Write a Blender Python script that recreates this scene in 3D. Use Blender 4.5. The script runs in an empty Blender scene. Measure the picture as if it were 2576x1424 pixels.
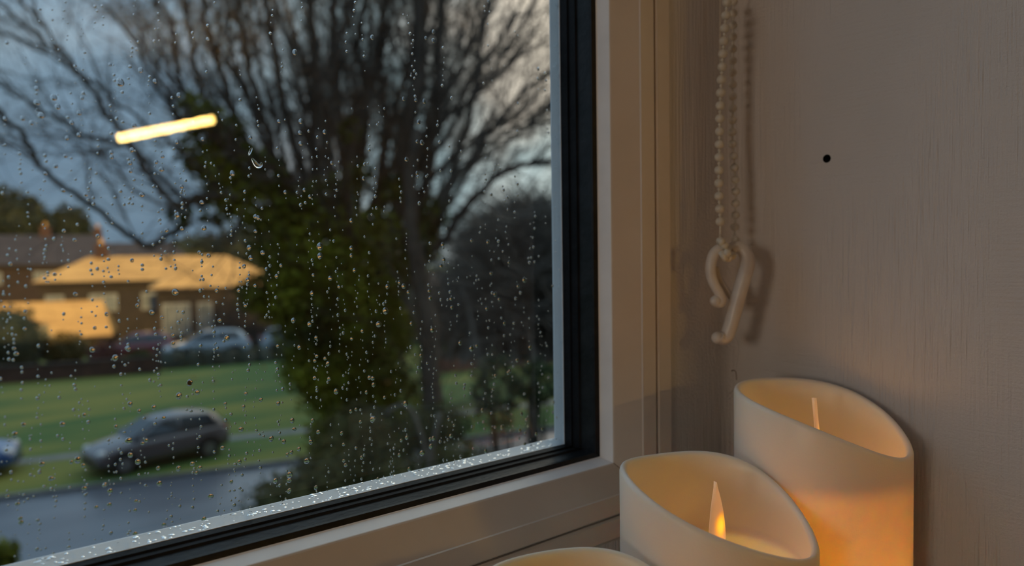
import bpy, bmesh, math, random
from mathutils import Vector, Matrix, noise
R = math.radians
random.seed(7)
S = bpy.context.scene
col = S.collection

# ------------------------------------------------------------------ camera
CAM = Vector((-0.365, -0.24, 5.4))
F = 1860.0
AZ, PITCH, ROLL = R(40), R(2.1), R(0.8)
fw = Vector((math.sin(AZ) * math.cos(PITCH), math.cos(AZ) * math.cos(PITCH), -math.sin(PITCH)))
rt0 = Vector((math.cos(AZ), -math.sin(AZ), 0))
up0 = rt0.cross(fw)
# the photograph's horizon rises slightly to the right and its verticals lean right going down
rt = rt0 * math.cos(ROLL) - up0 * math.sin(ROLL)
up = up0 * math.cos(ROLL) + rt0 * math.sin(ROLL)
M = Matrix((( rt.x, up.x, -fw.x, CAM.x), (rt.y, up.y, -fw.y, CAM.y), (rt.z, up.z, -fw.z, CAM.z), (0, 0, 0, 1)))
cd = bpy.data.cameras.new('camera'); cam = bpy.data.objects.new('camera', cd); col.objects.link(cam)
cam.matrix_world = M
cd.sensor_width = 36; cd.lens = 36 * F / 2576; cd.clip_start = 0.01; cd.clip_end = 600
cd.dof.use_dof = True; cd.dof.focus_distance = 0.298; cd.dof.aperture_fstop = 7.8
S.camera = cam

def ray(u, v): return fw + rt * ((u - 1288) / F) + up * ((712 - v) / F)
def at(u, v, D): return CAM + ray(u, v) * D                 # point at depth D along the view axis
def onY(u, v, y): d = ray(u, v); return CAM + d * ((y - CAM.y) / d.y)
def onX(u, v, x): d = ray(u, v); return CAM + d * ((x - CAM.x) / d.x)
def onG(u, v, z=0.0): d = ray(u, v); return CAM + d * ((z - CAM.z) / d.z)
def atH(u, v, dist):                                        # point at a horizontal distance
    d = ray(u, v); return CAM + d * (dist / math.hypot(d.x, d.y))

# ------------------------------------------------------------------ view, sky, sun
S.view_settings.view_transform = 'Standard'; S.view_settings.look = 'None'
S.view_settings.gamma = 1; S.view_settings.use_curve_mapping = False
S.view_settings.exposure = 0.0

W = bpy.data.worlds.new('dusk_sky'); S.world = W; W.use_nodes = True
nt = W.node_tree; nt.nodes.clear()
def N(nt, t, **k):
    n = nt.nodes.new(t)
    for a, b in k.items():
        if a in n.inputs: n.inputs[a].default_value = b
        else: setattr(n, a, b)
    return n
def ramp(nt, fac, stops):
    r = nt.nodes.new('ShaderNodeValToRGB'); e = r.color_ramp.elements
    while len(e) < len(stops): e.new(0.5)
    for i, (p, c) in enumerate(stops): e[i].position = p; e[i].color = (*c, 1)
    nt.links.new(fac, r.inputs[0]); return r.outputs[0]
tc = N(nt, 'ShaderNodeTexCoord')
mp = N(nt, 'ShaderNodeMapping'); mp.inputs['Scale'].default_value = (1.0, 1.0, 2.6)
nt.links.new(tc.outputs['Generated'], mp.inputs[0])
nz = N(nt, 'ShaderNodeTexNoise', Scale=2.6, Detail=4.0, Roughness=0.5)
nt.links.new(mp.outputs[0], nz.inputs['Vector'])
clouds = ramp(nt, nz.outputs[0], [(0.34, (0.095, 0.15, 0.215)), (0.52, (0.135, 0.20, 0.265)), (0.70, (0.20, 0.26, 0.31))])
dp = N(nt, 'ShaderNodeVectorMath', operation='DOT_PRODUCT'); dp.inputs[1].default_value = (0.93, 0.20, 0.30)
nt.links.new(tc.outputs['Generated'], dp.inputs[0])
glow = ramp(nt, dp.outputs['Value'], [(0.48, (0, 0, 0)), (0.86, (0.8, 0.8, 0.8))])
nz2 = N(nt, 'ShaderNodeTexNoise', Scale=5.0, Detail=3.0)
nt.links.new(tc.outputs['Generated'], nz2.inputs['Vector'])
warm = ramp(nt, nz2.outputs[0], [(0.42, (0.46, 0.58, 0.57)), (0.62, (0.70, 0.58, 0.44))])
mx = N(nt, 'ShaderNodeMixRGB'); nt.links.new(glow, mx.inputs[0]); nt.links.new(clouds, mx.inputs[1]); nt.links.new(warm, mx.inputs[2])
bg = N(nt, 'ShaderNodeBackground', Strength=1.0); nt.links.new(mx.outputs[0], bg.inputs[0])
sx = N(nt, 'ShaderNodeSeparateXYZ'); nt.links.new(tc.outputs['Generated'], sx.inputs[0])
mz = N(nt, 'ShaderNodeMapRange'); mz.inputs[3].default_value = 1.25; mz.inputs[4].default_value = 3.6; nt.links.new(sx.outputs[2], mz.inputs[0]); nt.links.new(mz.outputs[0], bg.inputs[1])   # overcast: the zenith is about three times the horizon
wo = N(nt, 'ShaderNodeOutputWorld'); nt.links.new(bg.outputs[0], wo.inputs[0])

RD = Vector((0.968, -0.252, 0))      # along the road
RN = Vector((0.252, 0.968, 0))       # across the road, away from the house
sd = bpy.data.lights.new('sun', 'SUN'); so = bpy.data.objects.new('sun', sd); col.objects.link(so)
sd.energy = 4.2; sd.color = (1.0, 0.64, 0.23); sd.angle = R(0.6)
EL = math.atan(0.235)
sdir = Vector((RN.x * math.cos(EL), RN.y * math.cos(EL), -math.sin(EL)))
so.rotation_euler = sdir.to_track_quat('-Z', 'Y').to_euler(); so.location = (0, -30, 20)

# ------------------------------------------------------------------ materials
def mat(name, c, rough=0.6, c2=None, nscale=8.0, bump=0.0, bscale=None, bstretch=(1, 1, 1), nstretch=(1, 1, 1), metal=0.0, spec=0.5, emis=None, es=0.0, coat=0.0, lo=0.35, hi=0.65, detail=3.0):
    m = bpy.data.materials.new(name); m.use_nodes = True; t = m.node_tree
    b = t.nodes['Principled BSDF']
    b.inputs['Base Color'].default_value = (*c, 1); b.inputs['Roughness'].default_value = rough
    b.inputs['Metallic'].default_value = metal; b.inputs['Specular IOR Level'].default_value = spec
    b.inputs['Coat Weight'].default_value = coat
    o = N(t, 'ShaderNodeTexCoord')
    p = N(t, 'ShaderNodeMapping'); p.inputs['Scale'].default_value = nstretch
    t.links.new(o.outputs['Object'], p.inputs[0])
    n = N(t, 'ShaderNodeTexNoise', Scale=nscale, Detail=detail); t.links.new(p.outputs[0], n.inputs['Vector'])
    c2 = c2 or tuple(x * 0.88 for x in c)
    t.links.new(ramp(t, n.outputs[0], [(lo, c2), (hi, c)]), b.inputs['Base Color'])
    if bump:
        p2 = N(t, 'ShaderNodeMapping'); p2.inputs['Scale'].default_value = bstretch
        t.links.new(o.outputs['Object'], p2.inputs[0])
        n2 = N(t, 'ShaderNodeTexNoise', Scale=bscale or nscale * 4, Detail=4.0); t.links.new(p2.outputs[0], n2.inputs['Vector'])
        bn = N(t, 'ShaderNodeBump', Strength=bump, Distance=0.001); t.links.new(n2.outputs[0], bn.inputs['Height'])
        t.links.new(bn.outputs[0], b.inputs['Normal'])
    if emis: b.inputs['Emission Color'].default_value = (*emis, 1); b.inputs['Emission Strength'].default_value = es
    return m
MT = {}
MT['frame'] = mat('cream_upvc', (0.68, 0.60, 0.52), 0.38, (0.64, 0.56, 0.48), 30, 0.05, 400)
MT['bead'] = mat('white_upvc_bead', (0.88, 0.89, 0.90), 0.35, (0.82, 0.83, 0.84), 60)
MT['gasket'] = mat('black_rubber', (0.008, 0.009, 0.012), 0.55, (0.003, 0.003, 0.004), 90, 0.3, 500, spec=0.15)
MT['gasket2'] = mat('dark_rubber_lip', (0.014, 0.016, 0.019), 0.38, (0.006, 0.007, 0.008), 70, 0.3, 300, spec=0.22)
MT['spacer'] = mat('grey_spacer', (0.42, 0.45, 0.46), 0.45, (0.28, 0.31, 0.32), 160, 0.5, 900)
MT['beadchain'] = mat('ivory_plastic_bead', (0.72, 0.66, 0.54), 0.45, (0.60, 0.54, 0.43), 300)
MT['hook'] = mat('frosted_plastic', (0.72, 0.66, 0.58), 0.33, (0.62, 0.55, 0.48), 90)
MT['black'] = mat('black_void', (0.004, 0.004, 0.004), 0.9)
MT['sill'] = mat('painted_sill', (0.66, 0.60, 0.53), 0.4, None, 10, 0.1, 200)
MT['room'] = mat('room_paint', (0.55, 0.46, 0.38), 0.8)
MT['floor'] = mat('oak_floor', (0.25, 0.16, 0.09), 0.5, (0.16, 0.10, 0.05), 6, nstretch=(1, 12, 1))
MT['render'] = mat('house_render', (0.45, 0.40, 0.34), 0.9)
MT['metal'] = mat('satin_metal', (0.5, 0.5, 0.5), 0.35, metal=1)
MT['web'] = mat('cobweb_fibre', (0.5, 0.48, 0.44), 0.7)
MT['rust'] = mat('rusty_wire', (0.16, 0.08, 0.04), 0.6)
MT['tyre'] = mat('tyre_rubber', (0.01, 0.01, 0.011), 0.8)
MT['carglass'] = mat('car_window', (0.02, 0.028, 0.032), 0.08, (0.018, 0.025, 0.03), 1, spec=0.9)
MT['rim'] = mat('alloy', (0.22, 0.23, 0.25), 0.35, metal=0.7)
MT['lamp'] = mat('headlamp_lens', (0.6, 0.6, 0.6), 0.1)
MT['tail'] = mat('tail_lens', (0.25, 0.01, 0.01), 0.2)
MT['asphalt'] = mat('wet_asphalt', (0.12, 0.135, 0.165), 0.28, (0.075, 0.085, 0.11), 0.5, 0.5, 60, nstretch=(0.4, 2.2, 1), spec=0.6)
MT['paving'] = mat('paving_slabs', (0.16, 0.165, 0.17), 0.6, (0.11, 0.115, 0.12), 3)
MT['grass'] = mat('lawn_grass', (0.15, 0.155, 0.02), 0.9, (0.040, 0.095, 0.012), 0.22, 0.6, 30, nstretch=(0.5, 2.0, 1), lo=0.42, hi=0.60)
MT['soil'] = mat('garden_soil', (0.05, 0.04, 0.025), 0.9, (0.02, 0.03, 0.01), 1.5)
MT['brick'] = mat('red_brick', (0.075, 0.035, 0.026), 0.85, (0.04, 0.02, 0.016), 2)
MT['darkbrick'] = mat('sooty_brick', (0.034, 0.020, 0.018), 0.85, (0.02, 0.013, 0.012), 2)  # base colour darkened to stand in for shade on the far houses
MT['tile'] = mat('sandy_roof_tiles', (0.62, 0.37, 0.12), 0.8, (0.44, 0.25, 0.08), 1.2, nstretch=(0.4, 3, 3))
MT['darktile'] = mat('dark_roof_tiles', (0.045, 0.04, 0.045), 0.85, (0.03, 0.025, 0.03), 1.5)
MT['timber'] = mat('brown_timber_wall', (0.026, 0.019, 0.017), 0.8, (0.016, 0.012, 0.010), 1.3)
MT['winwhite'] = mat('white_window_frame', (0.25, 0.27, 0.30), 0.5)
MT['netglass'] = mat('curtained_glass', (0.13, 0.16, 0.19), 0.25, (0.07, 0.09, 0.11), 1.6)
MT['bark'] = mat('grey_brown_bark', (0.12, 0.098, 0.08), 0.9, (0.06, 0.05, 0.042), 3)
MT['bark2'] = mat('mossy_bark', (0.042, 0.040, 0.022), 0.9, (0.022, 0.022, 0.014), 4)
MT['bark3'] = mat('red_brown_bark', (0.050, 0.024, 0.018), 0.9, (0.03, 0.016, 0.013), 4)
MT['ivy'] = mat('ivy_leaf', (0.24, 0.26, 0.02), 0.75, (0.024, 0.044, 0.008), 1.1, spec=0.2, lo=0.38, hi=0.66)
MT['hedge'] = mat('dark_hedge_leaf', (0.016, 0.028, 0.010), 0.7, (0.008, 0.014, 0.006), 2)
MT['shrub'] = mat('olive_shrub_leaf', (0.12, 0.115, 0.04), 0.8, (0.035, 0.038, 0.016), 1.0, spec=0.2)
MT['twigs'] = mat('pale_twig', (0.22, 0.19, 0.16), 0.9, (0.12, 0.10, 0.08), 2)
MT['orange'] = mat('orange_leaf', (0.50, 0.21, 0.05), 0.7)

# painted wall: vertical brush streaks crossed by a few slanting strokes
def wallmat():
    m = bpy.data.materials.new('brushed_wall_paint'); m.use_nodes = True; t = m.node_tree; b = t.nodes['Principled BSDF']
    b.inputs['Roughness'].default_value = 0.55
    o = N(t, 'ShaderNodeTexCoord')
    def layer(scale, rot, ns, det=3.0):
        p = N(t, 'ShaderNodeMapping'); p.inputs['Scale'].default_value = scale; p.inputs['Rotation'].default_value = rot
        t.links.new(o.outputs['Object'], p.inputs[0])
        n = N(t, 'ShaderNodeTexNoise', Scale=ns, Detail=det); t.links.new(p.outputs[0], n.inputs['Vector']); return n.outputs[0]
    a = layer((1, 1, 0.035), (0, 0, 0), 700, 2.0)
    c = layer((1, 0.06, 1), (R(6), 0, 0), 620, 2.0)
    k = layer((1, 1, 0.5), (0, 0, 0), 14, 2.0)
    g = layer((1, 1, 1), (0, 0, 0), 900, 2.0)
    def mth(op, x, y):
        n = N(t, 'ShaderNodeMath', operation=op)
        for i, q in enumerate((x, y)):
            if isinstance(q, float): n.inputs[i].default_value = q
            else: t.links.new(q, n.inputs[i])
        return n.outputs[0]
    mk = ramp(t, k, [(0.40, (0.1, 0.1, 0.1)), (0.62, (1, 1, 1))])
    inv = mth('SUBTRACT', 1.0, mk)
    h = mth('ADD', mth('MULTIPLY', a, mk), mth('MULTIPLY', mth('MULTIPLY', c, inv), 0.45))
    h = mth('ADD', h, mth('MULTIPLY', g, 0.25))
    bn = N(t, 'ShaderNodeBump', Strength=0.9, Distance=0.0013); t.links.new(h, bn.inputs['Height'])
    t.links.new(bn.outputs[0], b.inputs['Normal'])
    t.links.new(ramp(t, k, [(0.3, (0.60, 0.56, 0.52)), (0.7, (0.66, 0.61, 0.57))]), b.inputs['Base Color'])
    return m
MT['wall'] = wallmat()

def glassmat():
    m = bpy.data.materials.new('window_glass'); m.use_nodes = True; t = m.node_tree; t.nodes.clear()
    tr = N(t, 'ShaderNodeBsdfTransparent'); tr.inputs[0].default_value = (0.93, 0.96, 0.95, 1)
    gl = N(t, 'ShaderNodeBsdfGlossy', Roughness=0.0); gl.inputs[0].default_value = (1, 1, 1, 1)
    fr = N(t, 'ShaderNodeFresnel', IOR=1.45)
    mxx = N(t, 'ShaderNodeMixShader'); t.links.new(fr.outputs[0], mxx.inputs[0]); t.links.new(tr.outputs[0], mxx.inputs[1]); t.links.new(gl.outputs[0], mxx.inputs[2])
    o = N(t, 'ShaderNodeOutputMaterial'); t.links.new(mxx.outputs[0], o.inputs[0]); return m
MT['glass'] = glassmat()
def watermat():
    m = bpy.data.materials.new('rain_water'); m.use_nodes = True; t = m.node_tree; t.nodes.clear()
    g = N(t, 'ShaderNodeBsdfGlass', Roughness=0.0, IOR=1.33); o = N(t, 'ShaderNodeOutputMaterial'); t.links.new(g.outputs[0], o.inputs[0]); return m
MT['water'] = watermat()
def waxmat():
    m = mat('ivory_wax', (0.90, 0.80, 0.68), 0.36, (0.87, 0.77, 0.645), 25, 0.08, 1500)
    b = m.node_tree.nodes['Principled BSDF']
    b.inputs['Subsurface Weight'].default_value = 1.0
    b.inputs['Subsurface Radius'].default_value = (1.0, 0.82, 0.60); b.inputs['Subsurface Scale'].default_value = 0.005
    return m
MT['wax'] = waxmat()
def flamemat():
    m = bpy.data.materials.new('flame_plastic'); m.use_nodes = True; t = m.node_tree; b = t.nodes['Principled BSDF']
    b.inputs['Base Color'].default_value = (0.8, 0.6, 0.42, 1); b.inputs['Roughness'].default_value = 0.35
    b.inputs['Subsurface Weight'].default_value = 0.6; b.inputs['Subsurface Scale'].default_value = 0.003; b.inputs['Subsurface Radius'].default_value = (1, 0.5, 0.2)
    o = N(t, 'ShaderNodeTexCoord'); p = N(t, 'ShaderNodeMapping')
    # the lit spot of the lamp inside the flame: centre 16.5 mm above the base of the petal
    p.inputs['Location'].default_value = (-0.0008 / 0.0036, 0, -0.0165 / 0.0062); p.inputs['Scale'].default_value = (1 / 0.0036, 0.0, 1 / 0.0062)
    t.links.new(o.outputs['Object'], p.inputs[0])
    l = N(t, 'ShaderNodeVectorMath', operation='LENGTH'); t.links.new(p.outputs[0], l.inputs[0])
    c = ramp(t, l.outputs['Value'], [(0.0, (0.70, 0.62, 0.0)), (0.32, (0.72, 0.50, 0.0)), (0.62, (0.70, 0.26, 0.004)), (0.80, (0.42, 0.14, 0.02)), (0.98, (0.24, 0.12, 0.05))])
    t.links.new(c, b.inputs['Emission Color']); b.inputs['Emission Strength'].default_value = 1.0
    return m
MT['flame'] = flamemat()

# ------------------------------------------------------------------ mesh helpers
def obj(name, verts, faces, m, parent=None, smooth=False, mods=()):
    me = bpy.data.meshes.new(name); me.from_pydata([tuple(v) for v in verts], [], faces); me.update()
    if m: me.materials.append(MT[m] if isinstance(m, str) else m)
    if smooth: me.polygons.foreach_set('use_smooth', [True] * len(me.polygons))
    o = bpy.data.objects.new(name, me); col.objects.link(o)
    if parent: o.parent = parent
    return o
def empty(name, loc=(0, 0, 0), rz=0.0):
    o = bpy.data.objects.new(name, None); col.objects.link(o); o.location = loc; o.rotation_euler = (0, 0, rz); o.empty_display_size = 0.05; return o
def tag(o, label, cat, group=None, kind=None):
    o['label'] = label; o['category'] = cat
    if group: o['group'] = group
    if kind: o['kind'] = kind
    return o
def struct(o, label=None):
    o['kind'] = 'structure'
    if label: o['label'] = label; o['category'] = o.name.split('_')[0].split('.')[0]
    return o
class MB:
    def __init__(s): s.v = []; s.f = []
    def add(s, v, f):
        k = len(s.v); s.v += [Vector(x) for x in v]; s.f += [tuple(i + k for i in q) for q in f]
    def box(s, lo, hi):
        x0, y0, z0 = lo; x1, y1, z1 = hi
        s.add([(x0, y0, z0), (x1, y0, z0), (x1, y1, z0), (x0, y1, z0), (x0, y0, z1), (x1, y0, z1), (x1, y1, z1), (x0, y1, z1)],
              [(0, 3, 2, 1), (4, 5, 6, 7), (0, 1, 5, 4), (1, 2, 6, 5), (2, 3, 7, 6), (3, 0, 4, 7)])
    def tube(s, pts, rad, n=6, cap=True):
        pts = [Vector(p) for p in pts]; k0 = len(s.v)
        if not hasattr(rad, '__len__'): rad = [rad] * len(pts)
        a = None
        for i, p in enumerate(pts):
            t = (pts[min(i + 1, len(pts) - 1)] - pts[max(i - 1, 0)])
            if t.length < 1e-9: t = Vector((0, 0, 1))
            t.normalize()
            if a is None: a = t.orthogonal().normalized()
            a = (a - t * a.dot(t)); a = a.normalized() if a.length > 1e-6 else t.orthogonal().normalized()
            b = t.cross(a)
            for j in range(n):
                q = 2 * math.pi * j / n; s.v.append(p + (a * math.cos(q) + b * math.sin(q)) * rad[i])
        for i in range(len(pts) - 1):
            for j in range(n):
                j2 = (j + 1) % n; s.f.append((k0 + i * n + j, k0 + i * n + j2, k0 + (i + 1) * n + j2, k0 + (i + 1) * n + j))
        if cap:
            s.f.append(tuple(k0 + j for j in range(n))[::-1]); k = k0 + (len(pts) - 1) * n; s.f.append(tuple(k + j for j in range(n)))
    def ball(s, c, r, nu=12, nv=8, sc=(1, 1, 1)):
        c = Vector(c); k0 = len(s.v); s.v.append(c + Vector((0, 0, r * sc[2])))
        for i in range(1, nv):
            t = math.pi * i / nv
            for j in range(nu):
                q = 2 * math.pi * j / nu; s.v.append(c + Vector((r * sc[0] * math.sin(t) * math.cos(q), r * sc[1] * math.sin(t) * math.sin(q), r * sc[2] * math.cos(t))))
        s.v.append(c - Vector((0, 0, r * sc[2])))
        for j in range(nu): s.f.append((k0, k0 + 1 + j, k0 + 1 + (j + 1) % nu))
        for i in range(nv - 2):
            for j in range(nu):
                a = k0 + 1 + i * nu + j; b = k0 + 1 + i * nu + (j + 1) % nu; s.f.append((a, a + nu, b + nu, b))
        L = len(s.v) - 1
        for j in range(nu): s.f.append((L, L - nu + (j + 1) % nu, L - nu + j))
    def build(s, name, m, parent=None, smooth=False): return obj(name, s.v, s.f, m, parent, smooth)
def spline(pts, n=6):
    pts = [Vector(p) for p in pts]; out = []
    q = [pts[0] * 2 - pts[1]] + pts + [pts[-1] * 2 - pts[-2]]
    for i in range(1, len(q) - 2):
        for k in range(n):
            t = k / n; a, b, c, d = q[i - 1], q[i], q[i + 1], q[i + 2]
            out.append(0.5 * ((2 * b) + (c - a) * t + (2 * a - 5 * b + 4 * c - d) * t * t + (3 * b - a - 3 * c + d) * t ** 3))
    out.append(pts[-1]); return out
def bevel(o, w, seg=2):
    m = o.modifiers.new('bevel', 'BEVEL'); m.width = w; m.segments = seg; m.limit_method = 'ANGLE'; m.angle_limit = R(40)

# ------------------------------------------------------------------ window frame
Y0 = 0.010                                     # plane of the inner edge of the cream frame face
p0 = onY(1543, 1165, Y0)
XI, ZI = p0.x, p0.z                            # inner corner of the cream face
XL, ZT = XI - 1.15, ZI + 1.05                  # left and top of the light
win = empty('window_1', ((XI + XL) / 2, Y0, ZI)); win['kind'] = 'structure'; win['label'] = 'cream framed window with black seals, its pane covered in raindrops'
WO = Vector(win.location)
def sweep(name, prof, m, parent=win, smooth=False):
    """prof: list of (outward a, y) ; swept round the rectangle with mitred corners"""
    v = []; f = []; n = len(prof)
    for (sx, x), (sz, z) in [((-1, XL), (-1, ZI)), ((1, XI), (-1, ZI)), ((1, XI), (1, ZT)), ((-1, XL), (1, ZT))]:
        for a, y in prof: v.append(Vector((x + sx * a, y, z + sz * a)) - WO)
    for c in range(4):
        for i in range(n - 1):
            a = c * n + i; b = ((c + 1) % 4) * n + i; f.append((a, b, b + 1, a + 1))
    return obj(name, v, f, m, parent, smooth)
YC = Y0 + 0.0064; YG = YC + 0.0241
sweep('sash_face', [(0, Y0), (0.0005, Y0 - 0.0005), (0.0125, -0.0002 + 0.0020), (0.0128, 0.0010), (0.0165, 0.0003), (0.0210, -0.0004), (0.0218, 0.0002), (0.0221, 0.012)], 'frame')
sweep('outer_frame', [(0.0228, 0.012), (0.0228, 0.0004), (0.0236, -0.0006), (0.0320, -0.0014), (0.0335, -0.0004), (0.0335, 0.012)], 'frame')
sweep('glazing_bead', [(0, Y0), (-0.0002, Y0 + 0.0003), (-0.0019, YC), (-0.0024, YC + 0.0005)], 'bead')
sweep('gasket', [(-0.0018, YC + 0.0004), (-0.0022, YC + 0.0006), (-0.0044, YC + 0.0016), (-0.0046, YC + 0.0030), (-0.0040, YC + 0.0034), (-0.0040, YC + 0.0120), (-0.0050, YC + 0.0126)], 'gasket2')
sweep('deep_gasket', [(-0.0050, YC + 0.0126), (-0.0042, YC + 0.0132), (-0.0042, YC + 0.0180), (-0.0050, YC + 0.0184), (-0.0046, YC + 0.0190), (-0.0048, YG - 0.0004)], 'gasket')
ss = sweep('spacer_bar', [(-0.0010, YG - 0.0004), (-0.0050, YG - 0.0004), (-0.0050, YG + 0.0003), (-0.0078, YG + 0.0036), (-0.0078, YG + 0.0042), (0.03, YG + 0.0044)], 'bead')  # outer lip of the frame, seen beyond the pane
ss['label'] = 'pale wet edge strip outside the pane'
mj = MB()
mj.tube([Vector((XI, Y0 - 0.0001, ZI)) - WO, Vector((XI + 0.0125, 0.0016, ZI - 0.0125)) - WO], 0.00018, 6)
mj.build('mitre_joint', 'rust', win)
# outer side of the frame and the pane
pv = [Vector((XL + 0.002, YG, ZI + 0.002)) - WO, Vector((XI - 0.002, YG, ZI + 0.002)) - WO, Vector((XI - 0.002, YG, ZT - 0.002)) - WO, Vector((XL + 0.002, YG, ZT - 0.002)) - WO]
obj('pane', pv, [(0, 1, 2, 3)], 'glass', win)

# ------------------------------------------------------------------ window wall, reveal, sill, room
SZ = CAM.z - 0.215                              # top of the sill
FZ, CZ = CAM.z - 1.25, CAM.z + 1.30             # room floor and ceiling
RX0, RX1, RY1, RV = -3.2, 2.4, -6.4, -0.21      # room extents, reveal depth
fx0, fx1, fz0, fz1 = XL - 0.0325, XI + 0.0325, ZI - 0.0325, ZT + 0.0325
VX0 = fx0 - 0.055; VT = fz1 + 0.03              # reveal opening
b = MB()
b.box((fx1, 0, fz0 - 0.001), (0.02, 0.042, VT)); b.box((VX0 - 0.02, 0, fz0 - 0.001), (fx0, 0.042, VT)); b.box((fx0, 0, fz1), (fx1, 0.042, VT)); b.box((VX0 - 0.02, 0, SZ - 0.03), (0.02, 0.042, fz0 - 0.001))
struct(b.build('wall_front', 'wall'), 'painted strip of wall around the window frame')
# reveal wall on the right, with the drilled hole
hc = onX(2080, 399, 0.0); hy, hz, hr = hc.y, hc.z, 0.0021
v = []; f = []; n = 32; s_ = 0.01
sq = []
for j in range(n):
    q = 2 * math.pi * j / n; c, s = math.cos(q), math.sin(q); k = s_ / max(abs(c), abs(s)); sq.append((hy + k * c, hz + k * s))
for j in range(n):
    q = 2 * math.pi * j / n; v.append((0, hy + hr * math.cos(q), hz + hr * math.sin(q)))
for y, z in sq: v.append((0, y, z))
for j in range(n):
    j2 = (j + 1) % n; f.append((j, n + j, n + j2, j2))
def quad(y0, y1, z0, z1):
    k = len(v); v.extend([(0, y0, z0), (0, y1, z0), (0, y1, z1), (0, y0, z1)]); f.append((k, k + 1, k + 2, k + 3))
quad(RV, 0.0, SZ - 0.03, hz - s_); quad(RV, 0.0, hz + s_, VT); quad(RV, hy - s_, hz - s_, hz + s_); quad(hy + s_, 0.0, hz - s_, hz + s_)
wr = obj('wall_right', v, f, 'wall'); struct(wr, 'grey white reveal wall with visible brush strokes')
ho = MB(); k = []
for d, r in ((0, hr), (0.018, hr)):
    for j in range(n):
        q = 2 * math.pi * j / n; ho.v.append(Vector((d, hy + r * math.cos(q), hz + r * math.sin(q))))
for j in range(n): ho.f.append((j, (j + 1) % n, n + (j + 1) % n, n + j))
ho.f.append(tuple(range(n, 2 * n)))
h_ = ho.build('screw_hole', 'black', wr); h_['label'] = 'small black drilled hole'
# rounded plaster corner between window wall and reveal
fl = MB(); rr = 0.012
for z in (SZ, VT):
    for i in range(9):
        q = math.pi / 2 * i / 8; fl.v.append(Vector((-rr + rr * math.sin(q), -rr + rr * math.cos(q), z)))
for i in range(8): fl.f.append((i, i + 1, 9 + i + 1, 9 + i))
struct(fl.build('trim_1', 'wall', smooth=True), 'rounded plaster corner beside the window')
b = MB(); b.box((VX0 - 0.02, RV, SZ - 0.03), (VX0, 0, VT)); struct(b.build('wall_left', 'wall'), 'left reveal of the window')
b = MB(); b.box((VX0 - 0.02, RV, VT), (0.02, 0, VT + 0.02)); struct(b.build('trim_2', 'wall'), 'head of the window reveal')
b = MB(); b.box((VX0, RV - 0.025, SZ - 0.03), (0.0, 0.0, SZ)); o = b.build('trim_3', 'sill'); bevel(o, 0.004); struct(o, 'painted window sill under the candles')
b = MB()
b.box((RX0, RV, FZ), (RX1, 0.042, SZ - 0.03)); b.box((RX0, RV, VT + 0.02), (RX1, 0.042, CZ))
b.box((RX0, RV, SZ - 0.03), (VX0 - 0.02, 0.042, VT + 0.02)); b.box((0.02, RV, SZ - 0.03), (RX1, 0.042, VT + 0.02))
struct(b.build('wall_window_side', 'room'), 'wall around the window reveal')
b = MB(); b.box((RX0 - 0.1, RY1 - 0.1, FZ), (RX0, 0.042, CZ)); struct(b.build('wall_far_left', 'room'), 'left wall of the room')
b = MB(); b.box((RX1, RY1 - 0.1, FZ), (RX1 + 0.1, 0.042, CZ)); struct(b.build('wall_far_right', 'room'), 'right wall of the room')
b = MB(); b.box((RX0, RY1 - 0.1, FZ), (RX1, RY1, CZ)); struct(b.build('wall_back', 'room'), 'back wall of the room')
b = MB(); b.box((RX0 - 0.1, RY1 - 0.1, FZ - 0.1), (RX1 + 0.1, 0.042, FZ)); struct(b.build('floor', 'floor'), 'oak floor of the room')
b = MB(); b.box((RX0 - 0.1, RY1 - 0.1, CZ), (RX1 + 0.1, 0.042, CZ + 0.1)); struct(b.build('ceiling', 'room'), 'ceiling of the room')
# the rest of the house this room belongs to (its gable keeps the low sun off the garden)
b = MB()
b.box((RX0 - 22, -9, -0.2), (RX0 - 0.1, 0.27, 12)); b.box((RX1 + 0.1, -9, -0.2), (RX1 + 22, 0.27, 12))
b.box((RX0 - 0.1, -9, CZ + 0.1), (RX1 + 0.1, 0.27, 12)); b.box((RX0 - 0.1, -9, -0.2), (RX1 + 0.1, 0.27, FZ - 0.1)); b.box((RX0 - 0.1, -9, FZ - 0.1), (RX1 + 0.1, RY1 - 0.1, CZ + 0.1))
struct(b.build('house_block', 'render'), 'the building around this room')

# pendant tube lamp whose reflection shows in the pane
def mirror(p): return Vector((p.x, 2 * YG - p.y, p.z))
e0, e1 = mirror(at(298, 348, 4.2)), mirror(at(538, 300, 4.35))
lc = (e0 + e1) / 2; lamp = empty('pendant_lamp', lc)
tag(lamp, 'glowing tube lamp hanging in the room, seen as a yellow bar reflected in the pane', 'lamp')
MT['tubeglow'] = mat('warm_tube', (0.9, 0.8, 0.6), 0.5, emis=(1.0, 0.62, 0.17), es=120.0)
b = MB(); b.tube([e0 - lc, e1 - lc], 0.022, 16); b.build('tube', 'tubeglow', lamp, True)
for e in (e0, e1):
    d = (e - lc).normalized(); b = MB(); b.tube([e - lc, e - lc + d * 0.03], 0.026, 16); b.build('end_cap', 'metal', lamp)
    b = MB(); b.tube([e - lc + d * 0.015, Vector((e.x, e.y, CZ)) - lc + d * 0.015], 0.003, 8); b.build('hanging_rod', 'metal', lamp)
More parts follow.
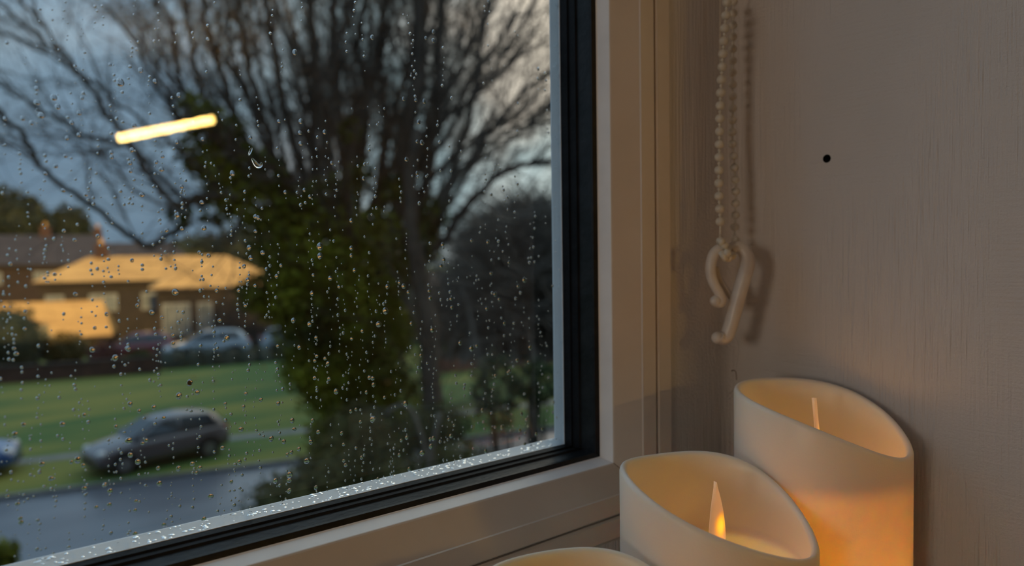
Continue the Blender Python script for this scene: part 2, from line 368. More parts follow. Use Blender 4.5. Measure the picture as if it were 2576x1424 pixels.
# unseen globe added as fill light on the wall from the left
MT['globe'] = mat('opal_globe', (0.9, 0.9, 0.85), 0.5, emis=(1.0, 0.88, 0.74), es=14.0)
gl = empty('fill_globe', (-2.75, -0.60, CZ)); tag(gl, 'added round fill light hanging to the left of the window, outside the picture', 'lamp')
GD = CZ - CAM.z - 0.22
b = MB(); b.ball((0, 0, -GD), 0.19, 32, 18); b.build('shade', 'globe', gl, True)
b = MB(); b.tube([(0, 0, 0), (0, 0, -GD + 0.18)], 0.004, 8); b.build('flex', 'metal', gl)
b = MB(); b.tube([(0, 0, 0), (0, 0, -0.03)], 0.05, 20); b.build('mount', 'metal', gl)

# ------------------------------------------------------------------ candles
def candle(cx, cy, rimz, rad, label, spin, lean, glow, body, tipz, wave):
    base = empty('led_candle', (cx, cy, SZ)); tag(base, label, 'candle', 'flameless pillar candles on the sill')
    n = 96; th = 0.0030
    H = rimz - SZ
    left = -rt0; back = Vector((math.sin(AZ), math.cos(AZ), 0))
    def rim(q):
        d = Vector((math.cos(q), math.sin(q), 0)); l = d.dot(left); bk = d.dot(back)
        a = math.atan2(bk, l)
        return H + wave[0] * math.cos(q) + wave[1] * math.sin(q) + wave[2] * math.cos(2 * q) + wave[3] * math.sin(2 * q) + wave[4] * math.cos(3 * q) + wave[5] * math.sin(3 * q)
    v = []; f = []
    rows = []
    def row(fn):
        rows.append(len(v))
        for j in range(n):
            q = 2 * math.pi * j / n; r, z = fn(q); v.append((r * math.cos(q), r * math.sin(q), z))
    row(lambda q: (rad - 0.004, 0.012))                  # hollow underneath: inside bottom
    row(lambda q: (rad - 0.004, 0.001))
    row(lambda q: (rad - 0.001, 0.0))
    row(lambda q: (rad, 0.001))
    for k in range(1, 12): row(lambda q, k=k: (rad, 0.001 + (rim(q) - 0.003) * k / 11))
    row(lambda q: (rad - 0.0002, rim(q) - 0.0012)); row(lambda q: (rad - 0.0007, rim(q) - 0.0004)); row(lambda q: (rad - 0.0015, rim(q)))
    row(lambda q: (rad - 0.0022, rim(q) - 0.0004)); row(lambda q: (rad - th, rim(q) - 0.0014))
    dish = H - 0.030
    for k in range(1, 9):
        t = k / 8; row(lambda q, t=t: (rad - th - 0.0015 * t * t, rim(q) * (1 - t) + (dish + 0.004) * t - 0.0014 * (1 - t)))
    for k in range(1, 9):
        t = k / 8; row(lambda q, t=t: ((rad - 0.0045) * (1 - t) + 0.0055 * t, dish + 0.004 * (1 - t) ** 2.5))
    row(lambda q: (0.005, dish - 0.0018))
    for t in (0.35, 0.6, 0.8, 1.0): row(lambda q, t=t: (0.005 * (1 - t) + (rad - 0.0050) * t, dish - 0.0018 + 0.0030 * t ** 4))
    row(lambda q: (rad - 0.0050, 0.014)); row(lambda q: (rad - 0.004, 0.012))
    for i in range(len(rows) - 1):
        for j in range(n):
            j2 = (j + 1) % n; f.append((rows[i] + j, rows[i] + j2, rows[i + 1] + j2, rows[i + 1] + j))
    me = obj('wax_body', v, f, 'wax', base, True)
    bm = bmesh.new(); bm.from_mesh(me.data); bmesh.ops.remove_doubles(bm, verts=bm.verts, dist=1e-6); bmesh.ops.recalc_face_normals(bm, faces=bm.faces); bm.to_mesh(me.data); bm.free()
    b = MB(); b.tube([(0, 0, 0.0005), (0, 0, 0.010)], rad - 0.0045, 40); b.build('battery_base', 'room', base)
    # flame petal
    fh = 0.034; fv = []; ff = []; prof = []
    for k in range(15):
        t = k / 14; w = 0.0039 * math.sin(math.pi * min(1, 0.16 + 0.84 * t) ** 0.78) ** 0.8 if k < 14 else 0.0003
        prof.append((max(w, 0.0003), t * fh))
    for sgn in (-1, 1):
        for w, z in prof:
            cvx = -0.0022 * (z / fh) ** 2
            for s in (-1, -0.5, 0, 0.5, 1):
                dpt = 0.0010 * (1 - 0.75 * s * s)
                fv.append((cvx + s * w, sgn * dpt, z))
    for side in (0, 1):
        o_ = side * 75
        for k in range(14):
            for s in range(4):
                a = o_ + k * 5 + s; q = (a, a + 1, a + 6, a + 5); ff.append(q if side == 0 else q[::-1])
    for k in range(14):
        for s in (0, 4):
            a = k * 5 + s; ff.append((a, a + 5, a + 80, a + 75) if s == 0 else (a, a + 75, a + 80, a + 5))
    ff.append((0, 75, 76, 77, 78, 79, 4, 3, 2, 1)); ff.append((70, 71, 72, 73, 74, 149, 148, 147, 146, 145))
    fl_ = obj('flame', fv, ff, 'flame', base, True)
    fl_.location = (0, 0, tipz - SZ - fh); fl_.rotation_euler = (R(lean[0]), R(lean[1]), spin)
    fl_['label'] = 'leaf shaped glowing flame'
    # the candle's own lamps: one at the foot of the flame, one inside the wax
    if glow:
        ld = bpy.data.lights.new('flame_lamp', 'POINT'); ld.energy = glow; ld.color = (1.0, 0.42, 0.09); ld.shadow_soft_size = 0.006
        lo = bpy.data.objects.new('flame_lamp', ld); col.objects.link(lo); lo.parent = base
        d = rt0 * 0.013 + Vector((math.sin(AZ), math.cos(AZ), 0)) * -0.006
        lo.location = (d.x, d.y, dish + 0.007)
    if body:
        ld = bpy.data.lights.new('body_lamp', 'POINT'); ld.energy = body; ld.color = (1.0, 0.92, 0.30); ld.shadow_soft_size = 0.010
        lo = bpy.data.objects.new('body_lamp', ld); col.objects.link(lo); lo.parent = base
        d = rt0 * 0.011
        lo.location = (d.x, d.y, dish - 0.054)
    return base
RADC = 0.0375
def ctr(u, D): p = CAM + fw.normalized() * 0 + Vector((math.sin(AZ), math.cos(AZ), 0)) * D + rt0 * ((u - 1288) / F * D); return p
c1 = ctr(2064, 0.333); c2 = ctr(1800, 0.2865); c3 = ctr(1488, 0.2315)
A1 = [-0.07122, -0.00113, 0.0118, 0.00302, 0.00101, 0.00048, -0.00027]
A2 = [-0.09479, -0.00293, 0.01219, 0.00289, 0.00139, 0.00096, 0.00086]
candle(c1.x, c1.y, CAM.z + A1[0], RADC, 'tallest ivory wavy topped candle, closest to the right wall', AZ * -1 + R(60), (-3, -6), 0.0045, 0.17, CAM.z - 0.0650, A1[1:])
candle(c2.x, c2.y, CAM.z + A2[0], RADC, 'middle ivory candle showing its flame broadside, in front of the tallest one', -AZ + R(22), (4, 0), 0.004, 0.05, CAM.z - 0.0885, A2[1:])
candle(c3.x, c3.y, CAM.z - 0.1150, RADC, 'shortest ivory candle cut off by the bottom edge of the picture', -AZ, (0, 0), 0.0025, 0.03, CAM.z - 0.1165, A2[1:])

# ------------------------------------------------------------------ blind chain and hook
DCH = 0.375
chain = empty('bead_chain', at(1830, 0, DCH)); tag(chain, 'ivory beaded blind chain hanging in two strands by the corner', 'chain')
CO = Vector(chain.location)
left = [(1832, -26), (1829, 5), (1824, 66), (1819, 132), (1815, 199), (1812, 264), (1811, 300), (1810, 366), (1809, 430), (1809, 494), (1811, 525), (1812, 560), (1812, 590)]
right = [(1848, -26), (1845, 10), (1844, 70), (1843, 133), (1843, 198), (1843, 230), (1843, 290), (1842, 348), (1845, 380), (1849, 438), (1851, 495), (1850, 525), (1850, 555), (1846, 590)]
def strand(pts, D, step):
    P = spline([at(u, v, D) for u, v in pts], 30); out = []; acc = step
    for a, b_ in zip(P, P[1:]):
        l = (b_ - a).length
        while acc < l: out.append(a.lerp(b_, acc / l)); acc += step
        acc -= l
    return P, out
mesh_bead = None
def bead(p, r):
    global mesh_bead
    if mesh_bead is None:
        b = MB(); b.ball((0, 0, 0), 1.0, 20, 14); o = b.build('bead', 'beadchain', chain, True); mesh_bead = o.data
    else:
        o = bpy.data.objects.new('bead', mesh_bead); col.objects.link(o); o.parent = chain
    o.location = p - CO; o.scale = (r, r, r * 0.95); return o
mesh_small = None
def small(p):
    global mesh_small
    if mesh_small is None:
        b = MB(); b.ball((0, 0, 0), 1.0, 10, 8); o = b.build('link_bead', 'beadchain', chain, True); mesh_small = o.data
    else:
        o = bpy.data.objects.new('link_bead', mesh_small); col.objects.link(o); o.parent = chain
    o.location = p - CO; o.scale = (0.0009, 0.0009, 0.0009)
PL, BL = strand(left, DCH, 0.00655); PR, BR = strand(right, DCH + 0.014, 0.00625)
for p in BL: bead(p, 0.00240)
for a, b_ in zip(BL, BL[1:]): small(a.lerp(b_, 0.47))
for p in BR: bead(p, 0.00222)
b = MB(); b.tube([p - CO for p in PL[::4] + [PL[-1]]], 0.00055, 6); b.build('cord', 'beadchain', chain, True)
b = MB(); b.tube([p - CO for p in PR[::4] + [PR[-1]]], 0.00055, 6); b.build('cord', 'beadchain', chain, True)
# the strand passes over the hook: small loop of beads in front
loop = [(1812, 606, 0.372), (1822, 618, 0.3665), (1829, 636, 0.3655), (1832, 650, 0.3675), (1842, 644, 0.372), (1851, 626, 0.381), (1850, 604, 0.388)]
for u, v, D in loop: bead(at(u, v, D), 0.0021)
b = MB(); b.tube([p - CO for p in spline([at(1812, 590, .375)] + [at(*q) for q in loop] + [at(1846, 590, .389)], 5)], 0.0006, 6); b.build('cord', 'beadchain', chain, True)
b = MB(); b.tube([at(1808, 612, 0.366) - CO, at(1822, 606, 0.366) - CO], 0.0018, 10); b.tube([at(1813, 632, 0.366) - CO, at(1828, 655, 0.366) - CO], 0.0016, 10); b.build('joining_clip', 'beadchain', chain, True)
b = MB(); b.tube([at(1812, -30, DCH + 0.02) - CO, at(1811, 160, DCH + 0.02) - CO], 0.0003, 5); b.build('loose_cord', 'beadchain', chain)

DH = 0.378
hk = empty('plastic_hook', at(1836, 620, DH)); tag(hk, 'translucent plastic hook hanging from the bottom of the bead chain', 'hook')
HO = Vector(hk.location)
arm = [(1836, 630), (1850, 622), (1866, 626), (1878, 645), (1880, 668), (1868, 710), (1855, 755), (1843, 800), (1830, 842), (1818, 852), (1808, 846)]
b = MB(); pp = spline([at(u, v, DH + 0.001 * math.sin(i)) for i, (u, v) in enumerate(arm)], 6)
b.tube([p - HO for p in pp], [0.0030 + 0.0007 * min(1, i / 20) - 0.0006 * max(0, (i - 40) / 20) for i in range(len(pp))], 16); 
b.ball(at(1805, 850, DH) - HO, 0.0032, 14, 10)
b.build('long_arm', 'hook', hk, True)
arm2 = [(1836, 630), (1820, 624), (1800, 634), (1789, 660), (1788, 688), (1796, 714), (1808, 735), (1816, 752), (1812, 763), (1802, 762)]
b = MB(); pp = spline([at(u, v, DH - 0.001) for u, v in arm2], 6)
b.tube([p - HO for p in pp], [0.0030 - 0.0008 * abs(i / len(pp) - 0.0) for i in range(len(pp))], 16); b.ball(at(1801, 757, DH - 0.001) - HO, 0.0030, 14, 10)
b.build('curled_arm', 'hook', hk, True)
arm3 = [(1800, 672), (1806, 694), (1816, 712), (1832, 738), (1842, 752)]
b = MB(); pp = spline([at(u, v, DH + 0.004) for u, v in arm3], 5); b.tube([p - HO for p in pp], 0.0016, 10); b.build('inner_rib', 'hook', hk, True)

# cobweb and a bent wire behind the tall candle
wb = empty('cobweb', onY(1800, 950, -0.006)); tag(wb, 'wispy cobweb threads in the wall corner below the hook', 'cobweb'); WBO = Vector(wb.location)
for i, ln in enumerate([[(1780, 888), (1792, 935), (1808, 962), (1826, 985), (1845, 992)], [(1808, 850), (1796, 880), (1800, 910)], [(1840, 830), (1858, 870), (1852, 930)], [(1790, 905), (1830, 985), (1852, 975)], [(1828, 1000), (1846, 978)], [(1832, 1006), (1850, 990)]]):
    b = MB(); b.tube([p - WBO for p in spline([onY(u, v, -0.016) for u, v in ln], 6)], 0.00009, 4); b.build('thread', 'web', wb)
wn = empty('wire_staple', onY(1846, 930, -0.013)); tag(wn, 'small bent rusty wire above the left rim of the tallest candle', 'wire'); WN = Vector(wn.location)
b = MB(); b.tube([p - WN for p in spline([onY(u, v, -0.016) for u, v in [(1840, 934), (1843, 932), (1849, 933), (1852, 940), (1853, 956)]], 5)], 0.00022, 8); b.build('wire', 'rust', wn, True)

# ------------------------------------------------------------------ raindrops on the outside of the pane
YD = YG + 0.0002
def dropmesh(seed):
    rd = random.Random(seed); n = 20; v = []; f = []
    e = rd.uniform(0.95, 1.25); hgt = rd.uniform(0.50, 0.66); ph = rd.uniform(0, 6)
    v.append((0, hgt, -0.08))
    m_ = 7
    for i in range(1, m_ + 1):
        t = math.pi / 2 * i / m_
        for j in range(n):
            q = 2 * math.pi * j / n; r = math.sin(t) * (1 + 0.05 * math.sin(2 * q + ph) + 0.03 * math.sin(3 * q + ph))
            v.append((r * math.cos(q), hgt * math.cos(t) if i < m_ else 0, e * r * math.sin(q) - 0.08 * math.cos(t)))
    for j in range(n): f.append((0, 1 + (j + 1) % n, 1 + j))
    for i in range(m_ - 1):
        for j in range(n):
            a = 1 + i * n + j; b = 1 + i * n + (j + 1) % n; f.append((a, b, b + n, a + n))
    k = 1 + (m_ - 1) * n; f.append(tuple(range(k + n - 1, k - 1, -1)))
    return v, [q[::-1] for q in f]
kinds = [dropmesh(i) for i in range(6)]
named = [(302,207,15),(145,268,11),(103,290,13),(93,257,12),(92,222,10),(135,245,11),(354,176,10),(390,204,9),(450,239,9),(337,315,9),(199,284,9),(79,309,9),(57,297,9),(198,339,8),(180,308,8),
 (510,350,8),(445,357,8),(327,410,9),(332,377,9),(406,426,10),(140,418,9),(159,479,8),(216,490,8),(357,490,10),(446,541,10),(513,574,11),(585,436,10),(508,509,9),(643,545,10),(281,395,8),(328,430,8),
 (303,481,7),(195,565,7),(161,581,8),(246,594,8),(136,601,7),(188,604,8),(643,582,8),(627,623,10),(441,735,13),(382,786,10),(623,705,9),(631,649,9),(553,806,9),(738,807,9),(661,636,10),(525,643,9),
 (332,655,8),(358,678,7),(458,575,8),(190,740,9),(358,667,7),(642,719,8),(614,670,8),(502,635,8),(571,850,10),(323,878,9),(232,880,10),(290,900,11),(496,987,9),(320,876,9),(412,1051,8),(387,1025,9),(327,1016,10),
 (350,1034,8),(41,890,9),(97,870,7),(99,1188,7),(59,1068,9),(37,1093,10),(157,1067,11),(324,1109,14),(195,1157,12),(105,1167,11),(128,1204,10),(212,1229,10),(264,1220,9),(277,1236,10),(401,1217,11),(347,1162,11),
 (328,1145,9),(368,1108,8),(398,1178,9),(449,1179,9),(476,965,11),(478,962,10),(450,996,11),(503,1178,10),(560,1127,9),(484,1167,9),(530,1249,11),(494,1190,8),(602,1163,9),(606,1080,11),(682,1104,10),(714,1111,9),
 (723,1144,8),(733,1138,9),(729,1195,12),(693,1210,11),(728,1209,10),(728,1235,9),(628,1297,14),(568,1335,12),(620,1327,10),(547,1286,7),(412,1320,9),(340,1343,9),(323,1372,9),(242,1276,8),(190,1400,9),(275,1270,9),
 (279,1341,7),(513,1307,10),(262,1222,8),(212,1044,8),(297,1370,8),(340,1284,8),(53,1315,9),(51,1305,8),(44,1268,9),(342,1261,8),(1062,359,10),(1023,401,9),(937,94,10),(742,131,10),(1091,102,10),(1072,96,8),(805,620,13),(805,644,12),
 (884,555,9),(650,548,9),(884,624,9),(884,643,8),(780,495,8),(707,668,8),(696,695,8),(757,305,9),(755,334,9),(757,361,9),(817,332,9),(835,410,8),(702,305,8),(915,449,8),(1016,249,8),(1068,255,9),(1054,307,9),(1050,356,8),
 (970,782,13),(953,816,12),(1187,877,13),(1016,720,10),(975,721,9),(1028,735,9),(831,700,9),(785,738,9),(738,806,10),(779,816,9),(892,680,8),(1083,750,9),(1080,732,8),(1320,704,10),(1246,740,9),(1304,720,8),(1137,773,8),(1110,669,9),
 (1114,615,9),(1117,653,8),(1187,605,8),(1228,608,8),(1158,863,9),(1200,870,8),(1088,830,9),(1135,752,8),(1302,906,9),(1335,874,9),(1283,933,8),(1279,938,8),(930,950,9),(938,952,9),(938,1055,13),(1021,1016,11),(1214,1032,9),(1130,1055,8),
 (1135,1097,10),(1091,1103,9),(1085,1123,10),(1083,1105,8),(1063,1140,13),(1024,1101,9),(1010,1108,8),(1264,1075,9),(1308,1083,8),(1222,1135,8),(942,1052,9),(883,1035,8),(896,1030,8),(870,1170,9),(860,1090,8),(865,1118,8),(1030,1180,9),
 (1029,1211,10),(1044,1196,8),(1020,1208,8),(1082,1209,10),(1005,1145,8),(772,1160,12),(782,1112,9),(752,1130,9),(735,1058,10),(846,985,10),(825,915,9),(828,953,9),(792,951,9),(940,968,9),(968,1000,8),(753,874,9),(656,1006,8),(700,1015,9),
 (795,1227,9),(801,1087,9),(740,1080,9),(797,896,8),(818,902,8),(1187,915,7),(1247,945,8),(1362,1135,8),(1365,1080,8),(1350,1092,8),(1380,950,7),(1400,1108,7),(1402,1050,6),(1399,605,6),(1401,110,8),(1400,160,7),(1401,12,7)]
rd = random.Random(11)
drops = [(u, v, d) for u, v, d in named]
grid = {}
def free(u, v, r):
    for a in range(int(u // 24) - 1, int(u // 24) + 2):
        for c in range(int(v // 24) - 1, int(v // 24) + 2):
            for (x, y, q) in grid.get((a, c), ()):
                if (x - u) ** 2 + (y - v) ** 2 < (r + q + 1.2) ** 2: return False
    return True
def put(u, v, d): grid.setdefault((int(u // 24), int(v // 24)), []).append((u, v, d / 2))
for q in drops: put(*q)
def inside(u, v):
    x_edge = 1395 + 0.012 * v; y_edge = 1146 - 0.2437 * (u - 1388)
    return u < x_edge - 4 and v < y_edge - 4
def density(u, v):
    d = 0.30 + 0.70 * min(1, max(0, (v - 180) / 500))
    if u < 560 and v > 560: d *= 0.85
    if v > 1230 and u < 560: d *= 0.75
    if 560 < u < 1000 and v < 260: d *= 0.6
    return d
ndrop = 0
for _ in range(1350):                              # drops lined up in broken vertical trails
    u, v = rd.uniform(-60, 1395), rd.uniform(-40, 1400)
    if rd.random() > density(u, v): continue
    for k in range(rd.choice([1, 1, 2, 3, 5, 7])):
        d = rd.choice([2.6, 3, 3.4, 4, 4.5, 5, 6, 7]) * rd.uniform(0.85, 1.15)
        if inside(u, v) and free(u, v, d / 2):
            drops.append((u, v, d)); put(u, v, d); ndrop += 1
        u += rd.uniform(-4, 4); v += rd.uniform(9, 34)
for _ in range(60):                                # a strip of drops over the pale outer lip on the right
    v = rd.uniform(0, 1130); u = 1397 + 0.012 * v + rd.uniform(-6, 10); d = rd.choice([3, 4, 5])
    if free(u, v, d / 2): drops.append((u, v, d)); put(u, v, d)
def world(u, v, d):
    p = onY(u, v, YD); D = (p - CAM).dot(fw); return p, d / 2 * D / F * 1.2
allr = [(world(*q), q) for q in drops]
allr.sort(key=lambda t: -t[1][2])
big, rest = allr[:299], allr[299:]
protos = []
def where(u, v):
    if u > 1394 + 0.012 * v: return 'the pale strip at the right edge of the glass'
    if u > 1120: return 'the bare grey thicket at lower right' if v > 480 else 'the bright sky and twigs at upper right'
    if u > 640 and v > 1180: return 'the olive shrub at the bottom'
    if u > 640: return 'the ivy on the tree trunk' if v > 420 else 'the middle branches of the big tree'
    if v < 330: return 'the blue sky and fine branches at upper left'
    if v < 610: return 'the sky just above the roofs' if u < 460 else 'the dark ivied limb left of the trunk'
    if v < 850: return 'the sandy roofs and house windows'
    if v < 975: return 'the dark hedge and garden wall'
    if v < 1200: return 'the mauve grey car' if 215 < u < 580 and v > 1040 else 'the green lawn' if v < 1130 else 'the grass verge'
    return 'the wet road' if v > 1245 - 0.083 * u else 'the grass verge'
for i, (v, f) in enumerate(kinds): 
    me = bpy.data.meshes.new('raindrop'); me.from_pydata(v, [], f); me.update(); me.materials.append(MT['water']); me.polygons.foreach_set('use_smooth', [True] * (len(f) - 1) + [False]); protos.append(me)
for i, ((p, r), q) in enumerate(big):
    o = bpy.data.objects.new('raindrop', protos[i % 6]); col.objects.link(o); o.location = p; s = r * (1 if q[2] < 8.5 else rd.uniform(0.97, 1.12)); o.scale = (s, s, s)
    w_ = where(q[0], q[1]); tag(o, 'clear raindrop in front of ' + w_, 'raindrop', 'raindrops in front of ' + w_)
mb = MB()
for i, ((p, r), q) in enumerate(rest):
    v, f = kinds[i % 6]; mb.add([(p.x + a * r, p.y + b_ * r, p.z + c * r) for a, b_, c in v], f)
o = mb.build('fine_raindrops', 'water', None, True); tag(o, 'fine spray of tiny raindrops all over the window pane', 'raindrops', kind='stuff')
# the long smeared splash high on the pane
for lab, ln, rr_ in (('slanting sliver of water above the hooked splash on the pane', [(634, 372), (630, 380), (626, 392)], 0.00042), ('hooked splash of running water high on the pane', [(634, 398), (640, 408), (648, 417), (656, 416), (657, 408)], 0.00072)):
    P = spline([onY(u, v, YD) for u, v in ln], 5); o0 = P[0].copy(); n = len(P)
    b = MB(); b.tube([p - o0 for p in P], [rr_ * (0.25 + 1.0 * math.sin(math.pi * min(1, 0.08 + 0.9 * i / (n - 1)))) for i in range(n)], 12)
    o = b.build('water_splash', 'water', None, True); o.location = o0; tag(o, lab, 'splash')
# water beading along the bottom edge of the pane
mb = MB()
for i in range(950):
    x = XL + 0.25 + rd.random() * (XI - 0.010 - XL - 0.25); w = rd.random() ** 1.2
    r = rd.uniform(0.00025, 0.0006); v, f = kinds[i % 6]; sx, sz = rd.uniform(0.9, 2.0), rd.uniform(0.6, 1.0)
    mb.add([(x + a * r * sx, YG + 0.0003 + 0.0033 * w - 0.75 * b_ * r * 0.8 + 0.65 * c * r * sz, ZI + 0.0050 + 0.0028 * w + 0.65 * b_ * r * 0.8 + 0.75 * c * r * sz) for a, b_, c in v], [q[::-1] for q in f])
o = mb.build('edge_water', 'water', None, True); tag(o, 'beads of water gathered along the bottom edge of the pane', 'water', kind='stuff')

# ================================================================== outdoors
def tS(p): q = p - Vector((CAM.x, CAM.y, 0)); return q.dot(RN)
C0 = Vector((CAM.x, CAM.y, 0))
def st(s, t, z=0.0): return C0 + RD * s + RN * t + Vector((0, 0, z))
t_far = tS(onG(300, 1222)); t_p0 = tS(onG(300, 1148)); t_p1 = tS(onG(300, 1137)); t_wall = tS(onG(200, 968))
t_near = t_far - 7.5
def strip(name, t0, t1, z, m, label, s0=-70, s1=120, th=0.0):
    v = [st(s0, t0, z), st(s1, t0, z), st(s1, t1, z), st(s0, t1, z)]; f = [(0, 1, 2, 3)]
    if th:
        v += [p - Vector((0, 0, th)) for p in v]; f += [(4, 5, 1, 0), (7, 3, 2, 6)]
    return struct(obj(name, v, f, m), label)
strip('garden_ground', 1.0, t_near, 0.0, 'soil', 'dark front garden ground below the window')
strip('road', t_near, t_far, 0.0, 'asphalt', 'wet grey road')
strip('kerb', t_far, t_far + 0.14, 0.10, 'paving', 'kerb of the road', th=0.1)
strip('verge', t_far + 0.14, t_p0, 0.09, 'grass', 'grass verge beside the road', th=0.1)
strip('pavement', t_p0, t_p1, 0.10, 'paving', 'narrow grey pavement', th=0.1)
strip('lawn', t_p1, t_wall + 3, 0.09, 'grass', 'wide green lawn', th=0.1)
strip('far_ground', t_wall + 3, 400, 0.0, 'grass', 'far ground behind the houses', -400, 400)

def leaves(mb, centers, n, size, rnd, flat=0.5):
    """centers: list of (center, (rx,ry,rz)); leaf quads folded once"""
    tot = sum(r[0] * r[1] + r[0] * r[2] for c, r in centers)
    for c, r in centers:
        k = int(n * (r[0] * r[1] + r[0] * r[2]) / tot)
        for _ in range(k):
            d = Vector((rnd.gauss(0, 1), rnd.gauss(0, 1), rnd.gauss(0, 1))).normalized(); q = rnd.uniform(0.55, 1.05)
            bump = 1 + 0.25 * noise.noise((d.x * 2 + c.x, d.y * 2 + c.y, d.z * 2))
            p = c + Vector((d.x * r[0], d.y * r[1], d.z * r[2])) * q * bump
            a = Vector((rnd.gauss(0, 1), rnd.gauss(0, 1), rnd.gauss(0, .7))).normalized(); b = a.orthogonal().normalized(); b = (b + a.cross(b) * rnd.uniform(-2, 2)).normalized()
            s = size * rnd.uniform(0.6, 1.3)
            i = len(mb.v); mb.v += [p - a * s, p + b * s * 0.55, p + a * s, p - b * s * 0.55]; mb.f.append((i, i + 1, i + 2, i + 3))

def bush(name, label, cat, centers, n, size, m, seed, core=None, group=None, coremat='soil'):
    rnd = random.Random(seed); base = centers[0][0]; root = empty(name, (base.x, base.y, 0)); tag(root, label, cat, group); O = Vector(root.location)
    mb = MB(); leaves(mb, [(c - O, r) for c, r in centers], n, size, rnd); o = mb.build('foliage', m, root); o['kind'] = 'stuff'
    mb = MB()
    for c, r in centers:
        for k in range(5):
            q = Vector((rnd.uniform(-.5, .5) * r[0], rnd.uniform(-.5, .5) * r[1], rnd.uniform(-.2, .7) * r[2]))
            foot = Vector((c.x + rnd.uniform(-.2, .2) - O.x, c.y + rnd.uniform(-.2, .2) - O.y, 0.0)); mb.tube([foot, (foot + c - O + q) / 2 + Vector((0.05, 0, 0)), c - O + q], [0.05, 0.03, 0.01], 5)
    mb.build('stems', 'bark2', root)
    if core:
        mb = MB()
        for c, r in centers: mb.ball(c - O, core, 10, 7, r)
        mb.build('inner_foliage', m, root, True)
    return root

# ---------------------------------------------------------------- cars
def car(name, label, pos, heading, paint, scale=1.0, L=4.05):
    root = empty(name, pos); tag(root, label, 'car')
    root.rotation_euler = (0, 0, math.atan2(heading.y, heading.x)); root.scale = (scale,) * 3
    k = L / 4.1
    secs = [(2.05, .34, .58, .60, .56), (1.98, .24, .70, .76, .70), (1.75, .20, .80, .84, .76), (1.35, .19, .88, .86, .76), (0.90, .19, .97, .87, .78), (0.3, .19, 1.0, .875, .80), (-0.5, .19, 1.01, .875, .80), (-1.3, .19, 1.04, .87, .80), (-1.8, .20, 1.04, .84, .77), (-2.0, .26, .98, .78, .72), (-2.06, .40, .86, .70, .66)]
    v = []; f = []
    for x, zb, zt, hw, ht in secs:
        zm = zb + (zt - zb) * 0.62
        for y, z in [(-hw * .88, zb), (-hw, zb + .12), (-hw, zm), (-ht, zt - .02), (-ht * .5, zt + .02), (ht * .5, zt + .02), (ht, zt - .02), (hw, zm), (hw, zb + .12), (hw * .88, zb)]: v.append((x * k, y, z))
    n = 10
    for i in range(len(secs) - 1):
        for j in range(n): f.append((i * n + j, i * n + (j + 1) % n, (i + 1) * n + (j + 1) % n, (i + 1) * n + j))
    f.append(tuple(range(n))[::-1]); f.append(tuple(range((len(secs) - 1) * n, len(secs) * n)))
    body = obj('body', v, f, paint, root, True); sb = body.modifiers.new('s', 'SUBSURF'); sb.levels = 1; sb.render_levels = 2
    # cabin
    cs = [(0.98, .96, .965, .72, .70), (0.22, .96, 1.38, .77, .60), (-0.05, .96, 1.45, .78, .60), (-0.7, .96, 1.48, .78, .61), (-1.35, .98, 1.44, .77, .59), (-1.62, .98, 1.36, .76, .56), (-1.93, .98, 1.0, .72, .66)]
    v = []; f = []
    for x, zb, zt, hb, ht in cs:
        for y, z in [(-hb, zb), (-(hb + ht) / 2 - .02, (zb + zt) / 2), (-ht, zt - .02), (-ht * .5, zt + .01), (ht * .5, zt + .01), (ht, zt - .02), ((hb + ht) / 2 + .02, (zb + zt) / 2), (hb, zb)]: v.append((x * k, y, z))
    n = 8
    for i in range(len(cs) - 1):
        for j in range(n - 1): f.append((i * n + j, i * n + j + 1, (i + 1) * n + j + 1, (i + 1) * n + j))
    f.append(tuple(range(n))[::-1]); f.append(tuple(range((len(cs) - 1) * n, len(cs) * n)))
    obj('cabin', v, f, paint, root, True)
    def panel(nm, pts, m, th=(0, 0, 0)): return obj(nm, [Vector((p[0] * k, p[1], p[2])) for p in pts], [tuple(range(len(pts)))], m, root)
    panel('windscreen', [(.99, -.66, .99), (.99, .66, .99), (.26, .57, 1.385), (.26, -.57, 1.385)], 'carglass')
    panel('rear_window', [(-1.93, -.60, 1.05), (-1.66, -.52, 1.355), (-1.66, .52, 1.355), (-1.93, .60, 1.05)], 'carglass')
    for s in (-1, 1):
        panel('side_window', [(.72, s * .785, 1.02), (-.38, s * .80, 1.02), (-.38, s * .66, 1.41), (.02, s * .66, 1.40), (.22, s * .665, 1.34)], 'carglass')
        panel('side_window', [(-.46, s * .80, 1.02), (-1.55, s * .79, 1.05), (-1.42, s * .66, 1.36), (-1.2, s * .65, 1.40), (-.46, s * .66, 1.415)], 'carglass')
        b = MB(); b.ball((.78 * k, s * .95, 1.0), .1, 10, 6, (.6, 1, .7)); b.build('door_mirror', paint, root, True)
        b = MB(); b.ball((1.82 * k, s * .60, .68), .17, 12, 8, (.9, .9, .55)); b.build('headlight', 'lamp', root, True)
        b = MB(); b.ball((-1.93 * k, s * .66, .88), .14, 10, 8, (.6, .7, 1.2)); b.build('tail_light', 'tail', root, True)
        for wx in (1.28, -1.27):
            b = MB(); b.tube([(wx * k, s * .66, .31), (wx * k, s * .90, .31)], .315, 24); w = b.build('wheel', 'tyre', root, False); bevel(w, .02)
            b = MB(); b.tube([(wx * k, s * .89, .31), (wx * k, s * .915, .31)], .19, 16); b.build('hub_cap', 'rim', w)
            b = MB(); b.tube([(wx * k, s * .80, .36), (wx * k, s * .885, .36)], .36, 24); b.build('wheel_arch', 'tyre', root)
    b = MB(); b.box((1.96 * k, -.45, .30), (2.07 * k, .45, .44)); b.build('grille', 'tyre', root)
    return root
